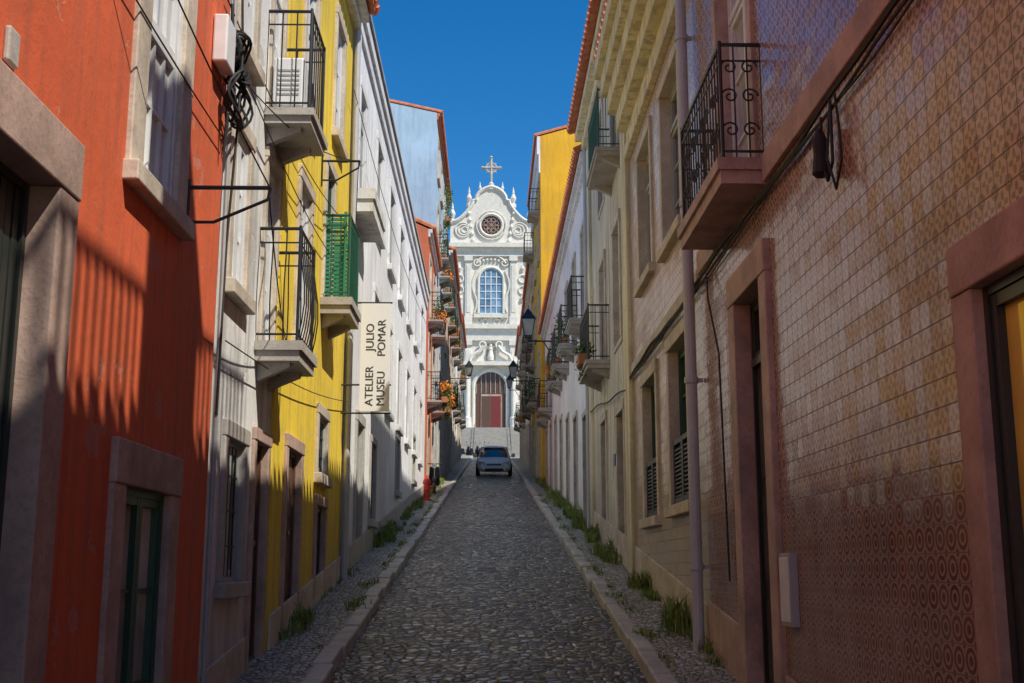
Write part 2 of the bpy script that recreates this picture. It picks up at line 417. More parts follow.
        a, b = s.s*s.X, s.s*(s.X+s.D); mx = s.s*(s.X+s.D/2); zr = s.zt+(s.D/2)*pitch
        for y in (s.y0, s.y1): w.face([(a, y, zb), (b, y, zb), (b, y, s.zt), (mx, y, zr), (a, y, s.zt)], s.mat)
        w.face([(b, s.y0, zb), (b, s.y1, zb), (b, s.y1, s.zt), (b, s.y0, s.zt)], s.mat)
        if cornice:
            s.fb(s.trim, s.y0+.003, s.y1-.003, s.zt-ch, s.zt-ch*.5, .001, eave*.35, cornice)
            s.fb(s.trim, s.y0+.003, s.y1-.003, s.zt-ch*.5, s.zt-.01, .002, eave*.7, cornice)
        r = s.roof; t = .06
        xe = s.x(eave); ze = s.zt-eave*pitch*.3+.02
        xb = s.s*(s.X+s.D+.2)
        y0, y1 = s.y0-.0, s.y1+.0
        for (xa, za, zc) in ((xe, ze, zr+.05), (xb, s.zt, zr+.05)):
            r.hexa([(xa, y0, za), (xa, y1, za), (mx, y1, zc), (mx, y0, zc), (xa, y0, za+t), (xa, y1, za+t), (mx, y1, zc+t), (mx, y0, zc+t)], roofmat)
        if ribs:
            n = int((y1-y0)/.24)
            for i in range(n):
                y = y0+.1+(y1-y0-.2)*i/max(1, n-1)
                r.tube([(xe-s.s*.05, y, ze+t), (mx, y, zr+.05+t)], .075, roofmat, 6)
        for mb, nm in ((w, 'walls'), (s.trim, 'stone_trim'), (s.win, 'windows_and_doors'), (r, 'roof'), (s.balc, 'balconies')):
            if mb.f: mb.build(nm, s.e, bevel=(.01 if mb is s.trim and s.y0 < 20 else 0))
        return s

# ============================================================ GROUND / ROAD
def strip(name, xs, ys, off, mat, amp=.0, crown=0, smooth=True):
    mb = MB(); k = len(xs)
    for y in ys:
        for x in xs:
            dz = noise.noise(Vector((x*1.3, y*.9, 3.1)))*amp
            mb.v.append((x, y, gz(y)+off+dz+crown*(1-(x/1.45)**2)))
    i0 = mb.mi(mat)
    for j in range(len(ys)-1):
        for i in range(k-1):
            a = j*k+i; mb.f.append((a, a+1, a+k+1, a+k)); mb.m.append(i0)
    return mb.build(name, None, smooth)
yy = [-40, -10]+[i*.4 for i in range(-20, 221)]+[90, 95, 100, 107]
strip('ground', [-400, -60, -8, 8, 60, 400], [-400, -100, -40, 0, 40, 88, 107, 118, 200, 500], -.12, 'ground_earth')
strip('cobbled_road', [-1.62+3.24*i/16 for i in range(17)], yy, 0, 'road_cobbles', .045, .03)
for sd in (-1, 1):
    xs = [sd*(1.60+.14*i) for i in range(8)]
    strip('sidewalk', sorted(xs), yy, .115, 'sidewalk_calcada', .03)
    mb = MB(); y = -8.0
    while y < 100:
        L = R.uniform(.55, 1.1) if y < 45 else 3.0
        a, b = y+.008, y+L-.008; j = R.uniform(-.018, .018); x0, x1 = sd*(1.45+j), sd*(1.635+j); hz = .125+R.uniform(-.015, .018)
        x0, x1 = sorted((x0, x1))
        mb.hexa([(x0, a, gz(a)-.1), (x1, a, gz(a)-.1), (x1, b, gz(b)-.1), (x0, b, gz(b)-.1), (x0, a, gz(a)+hz), (x1, a, gz(a)+hz), (x1, b, gz(b)+hz), (x0, b, gz(b)+hz)], 'kerb_stone')
        y += L
    mb.build('kerb', None, bevel=.022)
mb = MB(); mb.box(-.2, .2, -.2, .2, 0, .01, 'slab_stone')
for i in range(5): mb.box(-.15, .15, -.15+i*.07, -.12+i*.07, .0101, .013, 'shutter_dark')
mh = mb.build('drain_cover', None); mh.location = (-.05, 19.5, gz(19.5)+.032); mh.rotation_euler = (math.atan(SL), 0, 0)

# ============================================================ LEFT SIDE
O = Bld('orange_building', -1, 2.2, -6, 9.25, 11.5, 'orange_plaster')
O.opening(3.9, 5.72, .5, 4.2, 'slats', .28, 'pink_stone', 'door_dark', sill=False, rev=.22)
O.opening(7.12, 8.12, .95, 2.80, 'casement', .24, 'pink_stone', 'frame_green', 'glass_curtain', sill=False, rows=3, rev=.12)
O.opening(7.05, 7.85, 4.72, 6.85, 'sash', .26, 'beige_stone', 'frame_white', 'glass_curtain', rows=3, rev=.1)
O.opening(3.3, 4.4, 4.9, 6.85, 'sash', .26, 'beige_stone', 'frame_white', 'glass_curtain')
O.opening(7.05, 7.95, 8.0, 10.2, 'sash', .24, 'beige_stone', 'frame_white'); O.opening(3.3, 4.4, 8.0, 10.2, 'sash', .24, 'beige_stone')
O.fb(O.trim, 5.0, 5.12, 4.55, 4.72, .0, .03, 'slab_stone')
O.trim.lathe((O.x(-.12), 5.5, 2.2), [(0, -.04), (.045, -.02), (.045, .02), (0, .04)], 'brass', 10, 'x')
O.finish()
G = Bld('white_grey_building', -1, 2.23, 9.25, 11.97, 10.9, 'grey_plaster')
G.opening(9.95, 10.65, 2.2, 3.4, 'barred', .13, 'slab_stone', 'frame_grey', rev=.12)
G.opening(11.15, 11.75, 1.45, 3.5, 'door', .11, 'pink_stone', 'door_brown', sill=False, rev=.14)
G.opening(9.75, 10.35, 6.9, 8.6, 'casement', .13, 'beige_stone', rev=.1)
G.opening(9.75, 10.35, 4.7, 6.1, 'casement', .13, 'beige_stone', 'frame_white', 'glass_curtain', rev=.1)
G.opening(11.2, 11.78, 4.44, 6.3, 'casement', .1, 'beige_stone', 'frame_white', sill=False, rev=.12)
G.opening(11.2, 11.78, 6.76, 8.7, 'casement', .1, 'beige_stone', 'frame_white', sill=False, rev=.12)
G.balcony(10.98, 11.93, 6.74, .46, 1.05, .14, 'slab_stone', 'iron_black')
G.balcony(11.0, 11.95, 4.42, .42, 1.12, .18, 'slab_stone', 'iron_black', 'bars', belly=.06)
G.sloped(G.trim, 9.3, 11.0, -.1, .42, 0, .03, 'beige_stone')
G.finish()
Y = Bld('yellow_building', -1, 2.2, 11.97, 17.55, 11.0, 'yellow_plaster')
Y.opening(12.75, 13.65, 1.6, 3.6, 'door', .13, 'pink_stone', 'door_brown', sill=False, rev=.14)
Y.opening(14.95, 15.75, 3.5, 4.25, 'barred', .12, 'beige_stone', 'frame_grey', rev=.12)
Y.opening(15.0, 15.8, 1.95, 3.1, 'door', .12, 'pink_stone', 'shutter_dark', sill=False, rev=.14)
Y.opening(13.0, 13.8, 4.85, 6.7, 'casement', .14, 'beige_stone', 'frame_white', rev=.12)
Y.opening(15.05, 15.75, 5.8, 7.6, 'casement', .14, 'beige_stone', 'frame_green', sill=False, rev=.12)
Y.opening(13.0, 13.8, 7.6, 9.4, 'casement', .14, 'beige_stone', rev=.12); Y.opening(15.6, 16.4, 8.3, 10.0, 'casement', .14, 'beige_stone', rev=.12)
Y.balcony(14.9, 15.95, 5.75, .38, 1.12, .2, 'slab_stone', 'iron_green')
for yb in (15.02, 15.8):
    x0, x1 = -2.2, -1.9
    for a, b in ((x0, x0+.04), (x1-.04, x1)): Y.win.box(a, b, yb, yb+.035, 5.8, 6.95, 'mesh_green')
    for i in range(20): Y.win.box(x0+.04, x1-.04, yb+.003, yb+.03, 5.82+i*.056, 5.855+i*.056, 'mesh_green')
Y.sloped(Y.trim, 12.05, 17.5, -.1, .45, 0, .03, 'beige_stone')
Y.finish()
W = Bld('white_museum_building', -1, 2.2, 17.55, 39.4, 11.55, 'white_plaster', 10)
W.fb(W.trim, 17.57, 18.3, 1.5, 11.0, .001, .045, 'white_plaster_b')
W.balcony(17.7, 19.5, 8.15, .36, 1, .36, 'grey_plaster', 'iron_black', 'none', corb=False)
for i in range(6):
    y = 21.6+i*2.9
    W.opening(y, y+1.0, 8.7, 10.4, 'casement', .15, 'white_plaster_b', 'frame_grey', rev=.12)
    W.opening(y, y+1.0, 5.6, 7.4, 'casement', .15, 'white_plaster_b', 'frame_grey', 'glass_dark', rev=.12)
    if i % 2 == 0: W.opening(y, y+.9, gz(y)+.9 if i else 3.2, (gz(y)+2.1) if i else 4.6, 'barred', .12, 'grey_stone', 'frame_grey', rev=.12)
W.opening(18.6, 19.4, 8.2, 10.2, 'casement', .15, 'white_plaster_b', 'frame_grey', sill=False, rev=.12)
W.opening(19.3, 20.2, 2.4, 4.7, 'door', .16, 'grey_stone', 'frame_grey', sill=False, rev=.14)
W.sloped(W.trim, 18.4, 39.3, -.1, .5, 0, .03, 'grey_stone')
for y in (18.3, 30): W.roof.box(-3.9, -3.3, y, y+.6, 11.8, 13.1, 'white_plaster_b'); W.roof.box(-3.96, -3.24, y-.06, y+.66, 13.1, 13.18, 'terracotta')
W.finish(.14, .3, cornice='white_plaster_b', ch=.5, roofmat='grey_stone', ribs=False)
PL = []
def generic(name, side, X, y0, y1, zt, mat, n, floors, seed, balc=.7, rail='iron_black', eave=.35, depth=9, fm='frame_white', sm='beige_stone', pl=.45, **kw):
    rr = random.Random(seed); b = Bld(name, side, X, y0, y1, zt, mat, depth)
    g = gz((y0+y1)/2); fh = (zt-.5-g)/floors; bw = (y1-y0)/n
    for f in range(floors):
        for i in range(n):
            yc = y0+bw*(i+.5); w = min(.5, bw*.3)
            zb = g+fh*f+.25
            if f == 0:
                gy = gz(yc+w)+.15
                b.opening(yc-w, yc+w, gy, max(gy+2.0, min(gy+2.4, g+fh-.3)), 'door', .12, sm, rr.choice(['door_brown', 'frame_green', 'frame_grey', 'door_dark']), sill=False, rev=.14)
            else:
                bal = rr.random() < balc
                z0 = zb if bal else zb+.7
                b.opening(yc-w, yc+w, z0, zb+min(2.3, fh-.55), 'casement', .12, sm, fm, rr.choice(['glass_dark', 'glass_curtain']), sill=not bal, rev=.14)
                if bal:
                    pj = rr.uniform(.36, .48)
                    b.balcony(yc-w-.2, yc+w+.2, z0-.01, pj, 1.0, .11, 'slab_stone', rail)
                    if random.Random(seed*97+f*13+i).random() < pl: PL.append((side*(X-pj+.13), yc, z0, w*1.8, (f+i+seed) % 3 == 0, 260, .8+.5*((f+i) % 2)))
    b.finish(eave=eave, **kw); return b
generic('red_building', -1, 2.17, 39.4, 45, 13.9, 'red_plaster', 2, 3, 1, 1.0, eave=.2, pl=.9)
generic('blue_building', -1, 2.2, 45, 57, 20.4, 'blue_plaster', 4, 5, 2, .5, eave=.18, depth=13, pitch=.22, cornice='terracotta', pl=.7)
generic('pink_building', -1, 2.15, 57, 66, 18.0, 'pink_plaster', 3, 3, 3, .9, pl=.8)
generic('white_townhouse', -1, 2.25, 66, 76, 18.2, 'white_plaster_b', 3, 3, 4, .9, pl=.6)
generic('grey_townhouse', -1, 2.2, 76, 88, 18.8, 'grey_plaster', 4, 3, 5, .8)

# ============================================================ RIGHT SIDE
def pickA(y, z): return 'tile_dado' if z < 2.85 else 'tile_main'
A = Bld('tiled_building', 1, 2.2, -6, 12.0, 9.9, 'pink_stone', 9, pickA, [('z', 2.85)])
A.opening(4.0, 5.15, .75, 3.55, 'fixed', .22, 'pink_stone', 'door_dark', 'glass_yellow', sill=False, rev=.12, proud=.04)
A.opening(9.22, 10.2, 1.25, 4.62, 'door', .24, 'pink_stone', 'door_dark', sill=False, rev=.2, proud=.05)
A.opening(9.35, 10.65, 5.58, 8.0, 'casement', .16, 'pink_stone', 'frame_white', 'glass_curtain', sill=False)
A.opening(4.6, 5.8, 5.9, 8.2, 'casement', .16, 'pink_stone'); A.opening(0, 1.2, 5.9, 8.2, 'casement', .16, 'pink_stone')
A.balcony(9.0, 11.0, 5.54, .36, 1.0, .2, 'pink_stone', 'iron_black', 'scroll', corb=False)
A.fb(A.trim, -6, 8.95, 5.33, 5.56, .001, .045, 'pink_stone'); A.fb(A.trim, 11.05, 11.95, 5.33, 5.56, .001, .045, 'pink_stone')
A.sloped(A.trim, 5.42, 8.93, -.1, .5, 0, .035, 'pink_stone'); A.sloped(A.trim, 10.5, 11.96, -.1, .6, 0, .035, 'pink_stone')
for i in range(34):  # invented out-of-view roof-edge railing, added to cast stripes on the orange wall
    y = 2.0+i*.15; A.balc.tube([(1.82, y, 9.95), (1.82, y, 11.0)], .022, 'iron_black', 5)
A.balc.tube([(1.82, 2.0, 11.0), (1.82, 7.0, 11.0)], .035, 'iron_black', 6)
A.roof.box(2.5, 3.3, 3.2, 3.9, 10.0, 13.6, 'pink_plaster'); A.roof.box(2.4, 3.4, 3.1, 4.0, 13.6, 13.7, 'terracotta')  # unseen capped stack, added so its shadow lays a band across the street
A.finish(.5, pitch=.3)
def pickB(y, z): return 'tile_low' if z < 5.3 else 'tile_pale'
B = Bld('cream_tiled_building', 1, 2.22, 12.0, 18.0, 10.4, 'cream_plaster', 9, pickB, [('z', 5.3)])
B.opening(12.95, 14.35, 3.05, 4.95, 'half', .15, 'beige_stone', 'frame_green', 'glass_dark')
B.opening(15.55, 16.85, 3.0, 4.9, 'half', .15, 'beige_stone', 'frame_green', 'glass_dark')
B.opening(13.1, 14.5, 6.3, 8.35, 'casement', .14, 'beige_stone', 'frame_grey', 'glass_dark')
B.opening(15.6, 16.9, 6.4, 8.35, 'casement', .14, 'beige_stone', 'frame_grey', 'glass_dark')
B.fb(B.trim, 12.02, 17.98, 5.28, 5.42, .001, .05, 'beige_stone')
for z0, z1, p in ((8.75, 8.95, .10), (8.95, 9.2, .06), (9.2, 9.5, .22), (9.5, 9.8, .36), (9.8, 10.1, .46), (10.1, 10.35, .56)):
    B.fb(B.trim, 12.03, 17.97, z0, z1-.003, .001, p, 'cream_plaster')
B.sloped(B.trim, 12.03, 17.95, -.1, .55, 0, .045, 'beige_stone')
B.finish(.5, cornice=None, pitch=.3)
C = Bld('beige_building', 1, 2.2, 18.0, 25.6, 12.1, 'beige_plaster', 9)
C.fb(C.trim, 18.03, 18.7, 1.9, 11.6, .001, .06, 'cream_plaster')
C.fb(C.trim, 24.9, 25.57, 2.7, 11.6, .001, .06, 'cream_plaster')
C.opening(19.2, 20.2, 2.5, 4.9, 'door', .15, 'beige_stone', 'door_dark', sill=False)
C.opening(22.2, 23.1, 2.85, 5.1, 'door', .15, 'beige_stone', 'frame_green', sill=False)
for y in (19.4, 22.0):
    C.opening(y, y+1.0, 6.15, 8.2, 'casement', .14, 'beige_stone', sill=False)
    C.opening(y, y+1.0, 9.4, 11.3, 'casement', .14, 'beige_stone', 'frame_green', sill=False)
C.balcony(21.4, 23.4, 6.1, .42, 1.05, .14); C.balcony(18.9, 20.8, 9.3, .42, 1.05, .12, 'slab_stone', 'iron_green')
C.sloped(C.trim, 18.75, 24.85, -.1, .6, 0, .04, 'beige_stone')
C.win.box(2.17, 2.199, 20.6, 20.85, 4.1, 4.3, 'plaque_blue')
C.finish(.42, ch=.4, cornice='cream_plaster', pitch=.3)
generic('white_house', 1, 2.2, 25.6, 47, 11.7, 'white_plaster', 7, 2, 11, .7, pitch=.5, eave=.25, pl=.6)
generic('deep_yellow_building', 1, 2.05, 47, 57, 20.2, 'deep_yellow_plaster', 3, 5, 12, .35, eave=.2, pitch=.3, depth=10, cornice='white_plaster', ch=1.6)
generic('beige_townhouse', 1, 2.2, 57, 66, 17.5, 'beige_plaster', 3, 3, 13, .9)
generic('grey_townhouse', 1, 2.25, 66, 77, 17.6, 'white_plaster_b', 4, 3, 14, .9)
generic('pink_building', 1, 2.2, 77, 88, 18.2, 'pink_plaster', 4, 3, 15, .9)

# ============================================================ CHURCH
ce = empty('baroque_church', (0, 125, 16.3)); cw, cd, cwn, cs = MB(), MB(), MB(), MB(); ST = 'church_stone'; Yc = 120.0
def cb(mb, x0, x1, z0, z1, p0, p1, mat=ST): mb.box(x0, x1, Yc-p0, Yc-p1, z0, z1, mat)
cb(cw, -4.7, 4.7, 15.5, 35.9, -1, 0); cw.box(-6.5, 6.5, 121, 150, 15, 34, 'white_plaster_b')
cw.poly_y([(-6.7, 34), (6.7, 34), (0, 37.5)], 121.05, 150.3, 'roof_tile')
for sx in (-1, 1):
    for x, w_ in ((4.25, .38), (2.35, .32)):
        for z0, z1 in ((16.3, 25.6), (27.3, 34.6)):
            cb(cd, sx*x-w_, sx*x+w_, z0, z1, 0, .22); cb(cd, sx*x-w_-.1, sx*x+w_+.1, z0, z0+.8, 0, .32)
            cb(cd, sx*x-w_-.12, sx*x+w_+.12, z1-.5, z1, 0, .36)
            cb(cd, sx*x-w_*.6, sx*x+w_*.6, z0+1.3, z1-1.0, .2, .27)
for z0, z1, p in ((25.6, 26.1, .3), (26.1, 26.8, .24), (26.8, 27.3, .6), (34.6, 35.0, .3), (35.0, 35.5, .26), (35.5, 35.95, .7)):
    cb(cd, -4.8-p*.3, 4.8+p*.3, z0, z1-.004, -.1, p)
half = [(4.3, 35.95), (4.3, 38.2)]
for i in range(9):
    t = i/8; half.append((4.1-2.1*t, 38.4+1.9*t**1.8))
half += [(1.9, 40.7)]
for i in range(7):
    t = i/6; half.append((1.6*math.cos(t*math.pi/2)**1.3, 40.8+1.45*math.sin(t*math.pi/2)))
out = half+[(-x, z) for x, z in half[::-1][1:]]
cw.poly_y(out, Yc+.02, Yc+.9, ST)
cd.tube([(x, Yc-.05, z+.02) for x, z in out[1:-1]], .2, ST, 6)
def ring(mb, cx, cz, r, t, mat, n=28, y=Yc-.12, a0=0, a1=2*math.pi):
    pts = [(cx+r*math.cos(a0+(a1-a0)*i/n), y, cz+r*math.sin(a0+(a1-a0)*i/n)) for i in range(n+(0 if a1-a0 > 6.2 else 1))]
    mb.tube(pts, t, mat, 6, closed=a1-a0 > 6.2)
ring(cd, 0, 38.0, 1.2, .17, ST); ring(cd, 0, 38.0, 1.55, .08, ST)
cwn.poly_y([(1.12*math.cos(a*math.pi/12), 38.0+1.12*math.sin(a*math.pi/12)) for a in range(24)], Yc-.03, Yc+.1, 'door_brown')
for a in range(8):
    t = a*math.pi/4; cd.tube([(0, Yc-.08, 38), (1.12*math.cos(t), Yc-.08, 38+1.12*math.sin(t))], .04, 'pink_stone', 4)
    ring(cd, .62*math.cos(t+.39), 38+.62*math.sin(t+.39), .2, .035, 'pink_stone', 10)
for sx in (-1, 1):
    for i in range(3): ring(cd, sx*(3.0-.1*i), 37.5, .8-.24*i, .08, ST, 16, Yc-.05)
    for q in range(5): cd.lathe((sx*(1.9+.12*q), Yc-.03, 36.4+q*.75), [(.05, -.3), (.2, -.1), (.16, .1), (.04, .3)], ST, 7)
    for x, zb, k in ((2.35, 40.1, 1.0), (4.1, 38.3, 1.05), (1.2, 41.7, .55)):
        cs.lathe((sx*x, Yc+.3, zb), [(.3*k, 0), (.3*k, .35*k), (.14*k, .45*k), (.26*k, .8*k), (.32*k, 1.0*k), (.2*k, 1.3*k), (.1*k, 1.5*k), (.14*k, 1.6*k), (.05*k, 2.1*k), (0, 2.3*k)], ST, 10)
cs.lathe((0, Yc+.3, 42.0), [(.5, 0), (.5, .3), (.25, .5), (.3, .7), (.1, .9)], ST, 10)
cs.tube([(0, Yc+.3, 42.8), (0, Yc+.3, 45.6)], .13, 'beige_stone', 6); cs.tube([(-.9, Yc+.3, 44.5), (.9, Yc+.3, 44.5)], .13, 'beige_stone', 6)
for x, z in ((0, 45.65), (-.95, 44.5), (.95, 44.5)): cs.lathe((x, Yc+.3, z), [(0, -.22), (.22, 0), (0, .22)], 'beige_stone', 8)
ring(cs, 0, 44.5, .55, .07, 'beige_stone', 18, Yc+.3)
for a in range(4):
    t = math.pi/4+a*math.pi/2; cs.tube([(0, Yc+.3, 44.5), (.75*math.cos(t), Yc+.3, 44.5+.75*math.sin(t))], .05, 'beige_stone', 5)
def arch(cx, z0, z1, hw, n=12):
    zs = z1-hw; return [(cx-hw, z0), (cx+hw, z0)]+[(cx+hw*math.cos(math.pi*i/n), zs+hw*math.sin(math.pi*i/n)) for i in range(n+1)]
cwn.poly_y(arch(0, 28.5, 33.4, 1.15), Yc-.03, Yc+.1, 'glass_blue')
pa = arch(0, 28.5, 33.4, 1.3); cd.tube([(x, Yc-.1, z) for x, z in pa[1:]+[pa[0]]], .15, ST, 6)
for i in range(-1, 2): cwn.box(i*.57-.05, i*.57+.05, Yc-.1, Yc-.03, 28.5, 33.0, 'frame_white')
for i in range(6): cwn.box(-1.12, 1.12, Yc-.092, Yc-.031, 28.5+i*.78-.04, 28.5+i*.78+.04, 'frame_white')
cb(cd, -1.75, 1.75, 28.0, 28.35, 0, .45)
for sx in (-1, 1):
    cd.tube([(sx*(1.7-.25*math.sin(i*.8)), Yc-.12, 28.6+i*.5) for i in range(10)], .11, ST, 5)
    ring(cd, sx*1.45, 33.9, .35, .1, ST, 12)
    ring(cd, sx*.6, 27.6, .3, .09, ST, 10); ring(cd, sx*1.2, 27.75, .2, .07, ST, 10)
ring(cd, 0, 33.0, 1.75, .13, ST, 12, Yc-.15, .5, math.pi-.5)
for q in range(7): cd.lathe((-1.2+.4*q, Yc-.1, 34.0+.25*math.sin(q*math.pi/6)), [(.05, -.2), (.17, 0), (.05, .22)], ST, 7)
po = arch(0, 16.3, 22.5, 1.75); cwn.poly_y(arch(0, 16.3, 22.4, 1.6), Yc-.02, Yc+.1, 'door_brown')
cd.tube([(x, Yc-.15, z) for x, z in po[1:]+[po[0]]], .22, ST, 6)
cwn.box(-1.0, 1.15, Yc-.12, Yc-.03, 16.35, 20.0, 'pink_stone'); cwn.box(.05, 1.05, Yc-.16, Yc-.121, 16.35, 19.8, 'door_red')
cwn.box(-.92, .0, Yc-.15, Yc-.121, 16.35, 19.8, 'door_brown')
for i in range(7): cwn.tube([(-1.45+i*.48, Yc-.1, 20.1), (-1.45+i*.48, Yc-.1, 20.1+2.2*math.sqrt(max(.05, 1-((-1.45+i*.48)/1.6)**2)))], .04, 'slab_stone', 4)
for sx in (-1, 1):
    cs.lathe((sx*2.35, Yc-.6, 16.3), [(.4, 0), (.4, 1.2), (.26, 1.3), (.24, 6), (.36, 6.3), (.36, 6.6)], ST, 10)
    cd.tube([(sx*2.3, Yc-.4, 23.2), (sx*1.9, Yc-.4, 24.0), (sx*1.2, Yc-.4, 24.4), (sx*.75, Yc-.4, 25.0)], .2, ST, 6)
    ring(cd, sx*.85, 25.1, .33, .11, ST, 12, Yc-.35)
    for x, z in ((3.3, 31), (3.3, 21)):
        for q in range(2): ring(cd, sx*x, z+q*1.2, .42, .09, ST, 12, Yc-.05)
        cd.lathe((sx*x, Yc-.05, z-1.2), [(.1, 0), (.3, .3), (.15, .6), (0, .9)], ST, 8)
        cd.lathe((sx*x, Yc-.05, z+2.0), [(.1, 0), (.25, .3), (.1, .7)], ST, 8)
cb(cd, -2.8, 2.8, 22.9, 23.3, 0, .9)
cwn.poly_y(arch(0, 23.5, 25.4, .5), Yc-.03, Yc+.1, 'slab_stone')
cs.lathe((0, Yc-.3, 23.5), [(.3, 0), (.34, .3), (.2, 1.0), (.26, 1.2), (.1, 1.35), (.15, 1.5), (.12, 1.68), (0, 1.75)], ST, 10)
for mb, n in ((cw, 'walls'), (cd, 'carved_decoration'), (cwn, 'windows_and_doors'), (cs, 'finials_and_cross')): mb.build(n, ce)
mb = MB()
for i in range(26):
    z = 12.4+(16.3-12.4)*(i+1)/26; y = 107+11*i/26
    mb.box(-7, 7, y, 121-.01*i, z-.14, z, 'step_stone')
mb.box(-12, -7, 104, 119, 11.5, 15.2, 'white_plaster_b'); mb.box(7, 12, 104, 119, 11.5, 15.2, 'white_plaster_b')
mb.build('church_steps')
mb = MB()
for sx in (-1.6, 1.9):
    mb.tube([(sx, 108+i*1.0, 13.4+i*.355) for i in range(10)], .03, 'iron_black', 5)
    for i in range(10): mb.tube([(sx, 108+i, 12.5+i*.355), (sx, 108+i, 13.4+i*.355)], .02, 'iron_black', 5)
mb.build('step_handrail')

# ============================================================ PROPS
be = empty('museum_banner', (-1.71, 17.2, 5.4)); mb = MB()
mb.box(-1.93, -1.49, 17.19, 17.22, 4.58, 6.2, 'banner_white'); mb.build('panel', be, bevel=.004)
mb = MB()
for z in (6.22, 4.98, 4.56):
    mb.tube([(-2.2, 17.24, z), (-1.47, 17.24, z)], .014, 'iron_black')
mb.build('brackets', be)
def text(s, x, z, size):
    c = bpy.data.curves.new('lettering', 'FONT'); c.body = s; c.size = size; c.extrude = .001; c.space_character = 1.0
    c.materials.append(MATS['text_black']); o = bpy.data.objects.new('lettering', c); bpy.context.scene.collection.objects.link(o)
    M = Matrix(((0, -1, 0, x), (0, 0, -1, 17.186), (1, 0, 0, z), (0, 0, 0, 1)))
    o.parent = be; o.matrix_local = Matrix.Translation(-Vector(be.location)) @ M
text('ATELIER', -1.73, 4.66, .165); text('JULIO', -1.73, 5.48, .165); text('MUSEU', -1.56, 4.66, .165); text('POMAR', -1.56, 5.40, .165)
def cable_bracket(y, z, L, mat):
    mb = MB(); mb.tube([(-2.2, y, z), (-2.2+L, y, z)], .016, mat); mb.tube([(-2.2, y, z-.26), (-2.0, y, z-.26), (-2.2+L-.02, y, z-.09), (-2.2+L, y, z)], .012, mat)
    mb.tube([(-2.19, y, z-.34), (-2.19, y, z+.06)], .016, mat); mb.build('wall_bracket')
cable_bracket(8.22, 5.02, .6, 'iron_grey'); cable_bracket(14.6, 7.5, .5, 'iron_black')
def ac(name, x, y, z, sx=.28, sy=.75, sz=.5):
    e = empty(name, (x, y, z)); mb = MB(); mb.box(x, x+sx, y, y+sy, z, z+sz, 'plastic_white'); mb.build('casing', e, bevel=.02)
    mb = MB()
    for r in (.05, .1, .15, .19): mb.tube([(x+sx+.012, y+sy*.6+r*math.cos(a*math.pi/10), z+sz/2+r*math.sin(a*math.pi/10)) for a in range(20)], .006, 'iron_black', 4, closed=True)
    for i in range(6): mb.box(x+.04, x+sx-.04, y-.006, y+.001, z+.12+i*.05, z+.14+i*.05, 'frame_grey')
    mb.build('fan_grille', e)
ac('air_conditioner', -2.17, 11.05, 6.80, .3, .75, .52)
mb = MB(); mb.box(-2.195, -2.08, 8.7, 9.0, 6.22, 6.62, 'plastic_white'); mb.build('utility_box', bevel=.015)
mb = MB()
for k in range(6):
    for cz, cr in ((6.48, .13), (6.1, .16)):
        ph = R.random()*6; mb.tube([(-2.13+.04*math.sin(3*a/24*6.28+ph)+.012*k, 9.22+(cr+.012*k)*math.cos(a/24*6.28)*1.3, cz+(cr+.012*k)*math.sin(a/24*6.28)*(1.1)) for a in range(24)], .012, 'rubber', 5, closed=True)
mb.tube([(-2.15, 9.1, 6.9), (-2.12, 9.15, 6.4), (-2.12, 9.0, 5.9), (-2.15, 9.05, 5.6)], .014, 'rubber')
mb.tube([(-2.14, 9.3, 7.6), (-2.1, 9.35, 6.6), (-2.1, 9.28, 5.9), (-2.15, 9.3, 4.9), (-2.16, 9.28, 3.5)], .011, 'rubber')
mb.build('coiled_cable')
mb = MB()
def span(a, b, sag, r=.006):
    mb.tube([tuple(a[i]+(b[i]-a[i])*t/14-(sag*math.sin(math.pi*t/14) if i == 2 else 0) for i in range(3)) for t in range(15)], r, 'rubber', 5)
for q in (((-2.17, 2, 6.2), (-2.15, 9.1, 5.7), .2), ((-2.17, 5.2, 6.5), (-1.62, 8.22, 5.05), .1), ((-1.62, 8.22, 5.05), (-2.1, 11.9, 4.6), .1), ((-2.17, 9, 6.9), (-2.1, 17, 7.3), .25), ((-2.1, 17, 9.5), (-1.9, 36, 9.6), .4),
          ((-2.12, 9.3, 4.1), (-2.12, 17.4, 4.75), .1), ((-2.15, 9.3, 6.4), (-1.72, 14.6, 7.5), .2), ((-1.72, 14.6, 7.5), (-2.1, 17.5, 6.9), .1), ((-2.13, 9.4, 6.5), (-2.13, 17.4, 6.6), .22)):
    span(*q)
mb.build('overhead_cable')
mb = MB(); px = 2.165
for off, r in ((0, .016), (.045, .012), (.075, .008)):
    pts = []; y = -5.0
    while y < 19: pts.append((px-.005, y, 5.26-off+.025*math.sin(y*1.3+off*40)+.012*math.sin(y*3.7+off*90))); y += .35
    mb.tube(pts, r, 'rubber', 6)
mb.tube([(2.14, 18.5+i*.6, 5.1+.03*math.sin(i)+.05*i) for i in range(12)], .014, 'rubber', 5)
mb.tube([(2.15, 7.25, 5.2), (2.13, 7.22, 4.9), (2.13, 7.1, 4.72), (2.13, 6.98, 4.8), (2.14, 7.0, 5.22)], .011, 'rubber')
mb.tube([(2.15, 7.05, 5.2), (2.12, 7.06, 4.85), (2.12, 6.9, 4.6), (2.13, 6.8, 4.75), (2.14, 6.85, 5.0), (2.14, 6.9, 5.22)], .009, 'rubber')
mb.lathe((2.12, 7.2, 4.8), [(0, -.02), (.04, -.02), (.06, .0), (.045, .12), (.05, .22), (.02, .3)], 'rubber', 10)
mb.tube([(2.15, 11.4, 5.2), (2.12, 11.2, 4.9), (2.15, 10.9, 4.3), (2.17, 10.85, 2.2)], .01, 'rubber', 5)
mb.build('wall_cable')
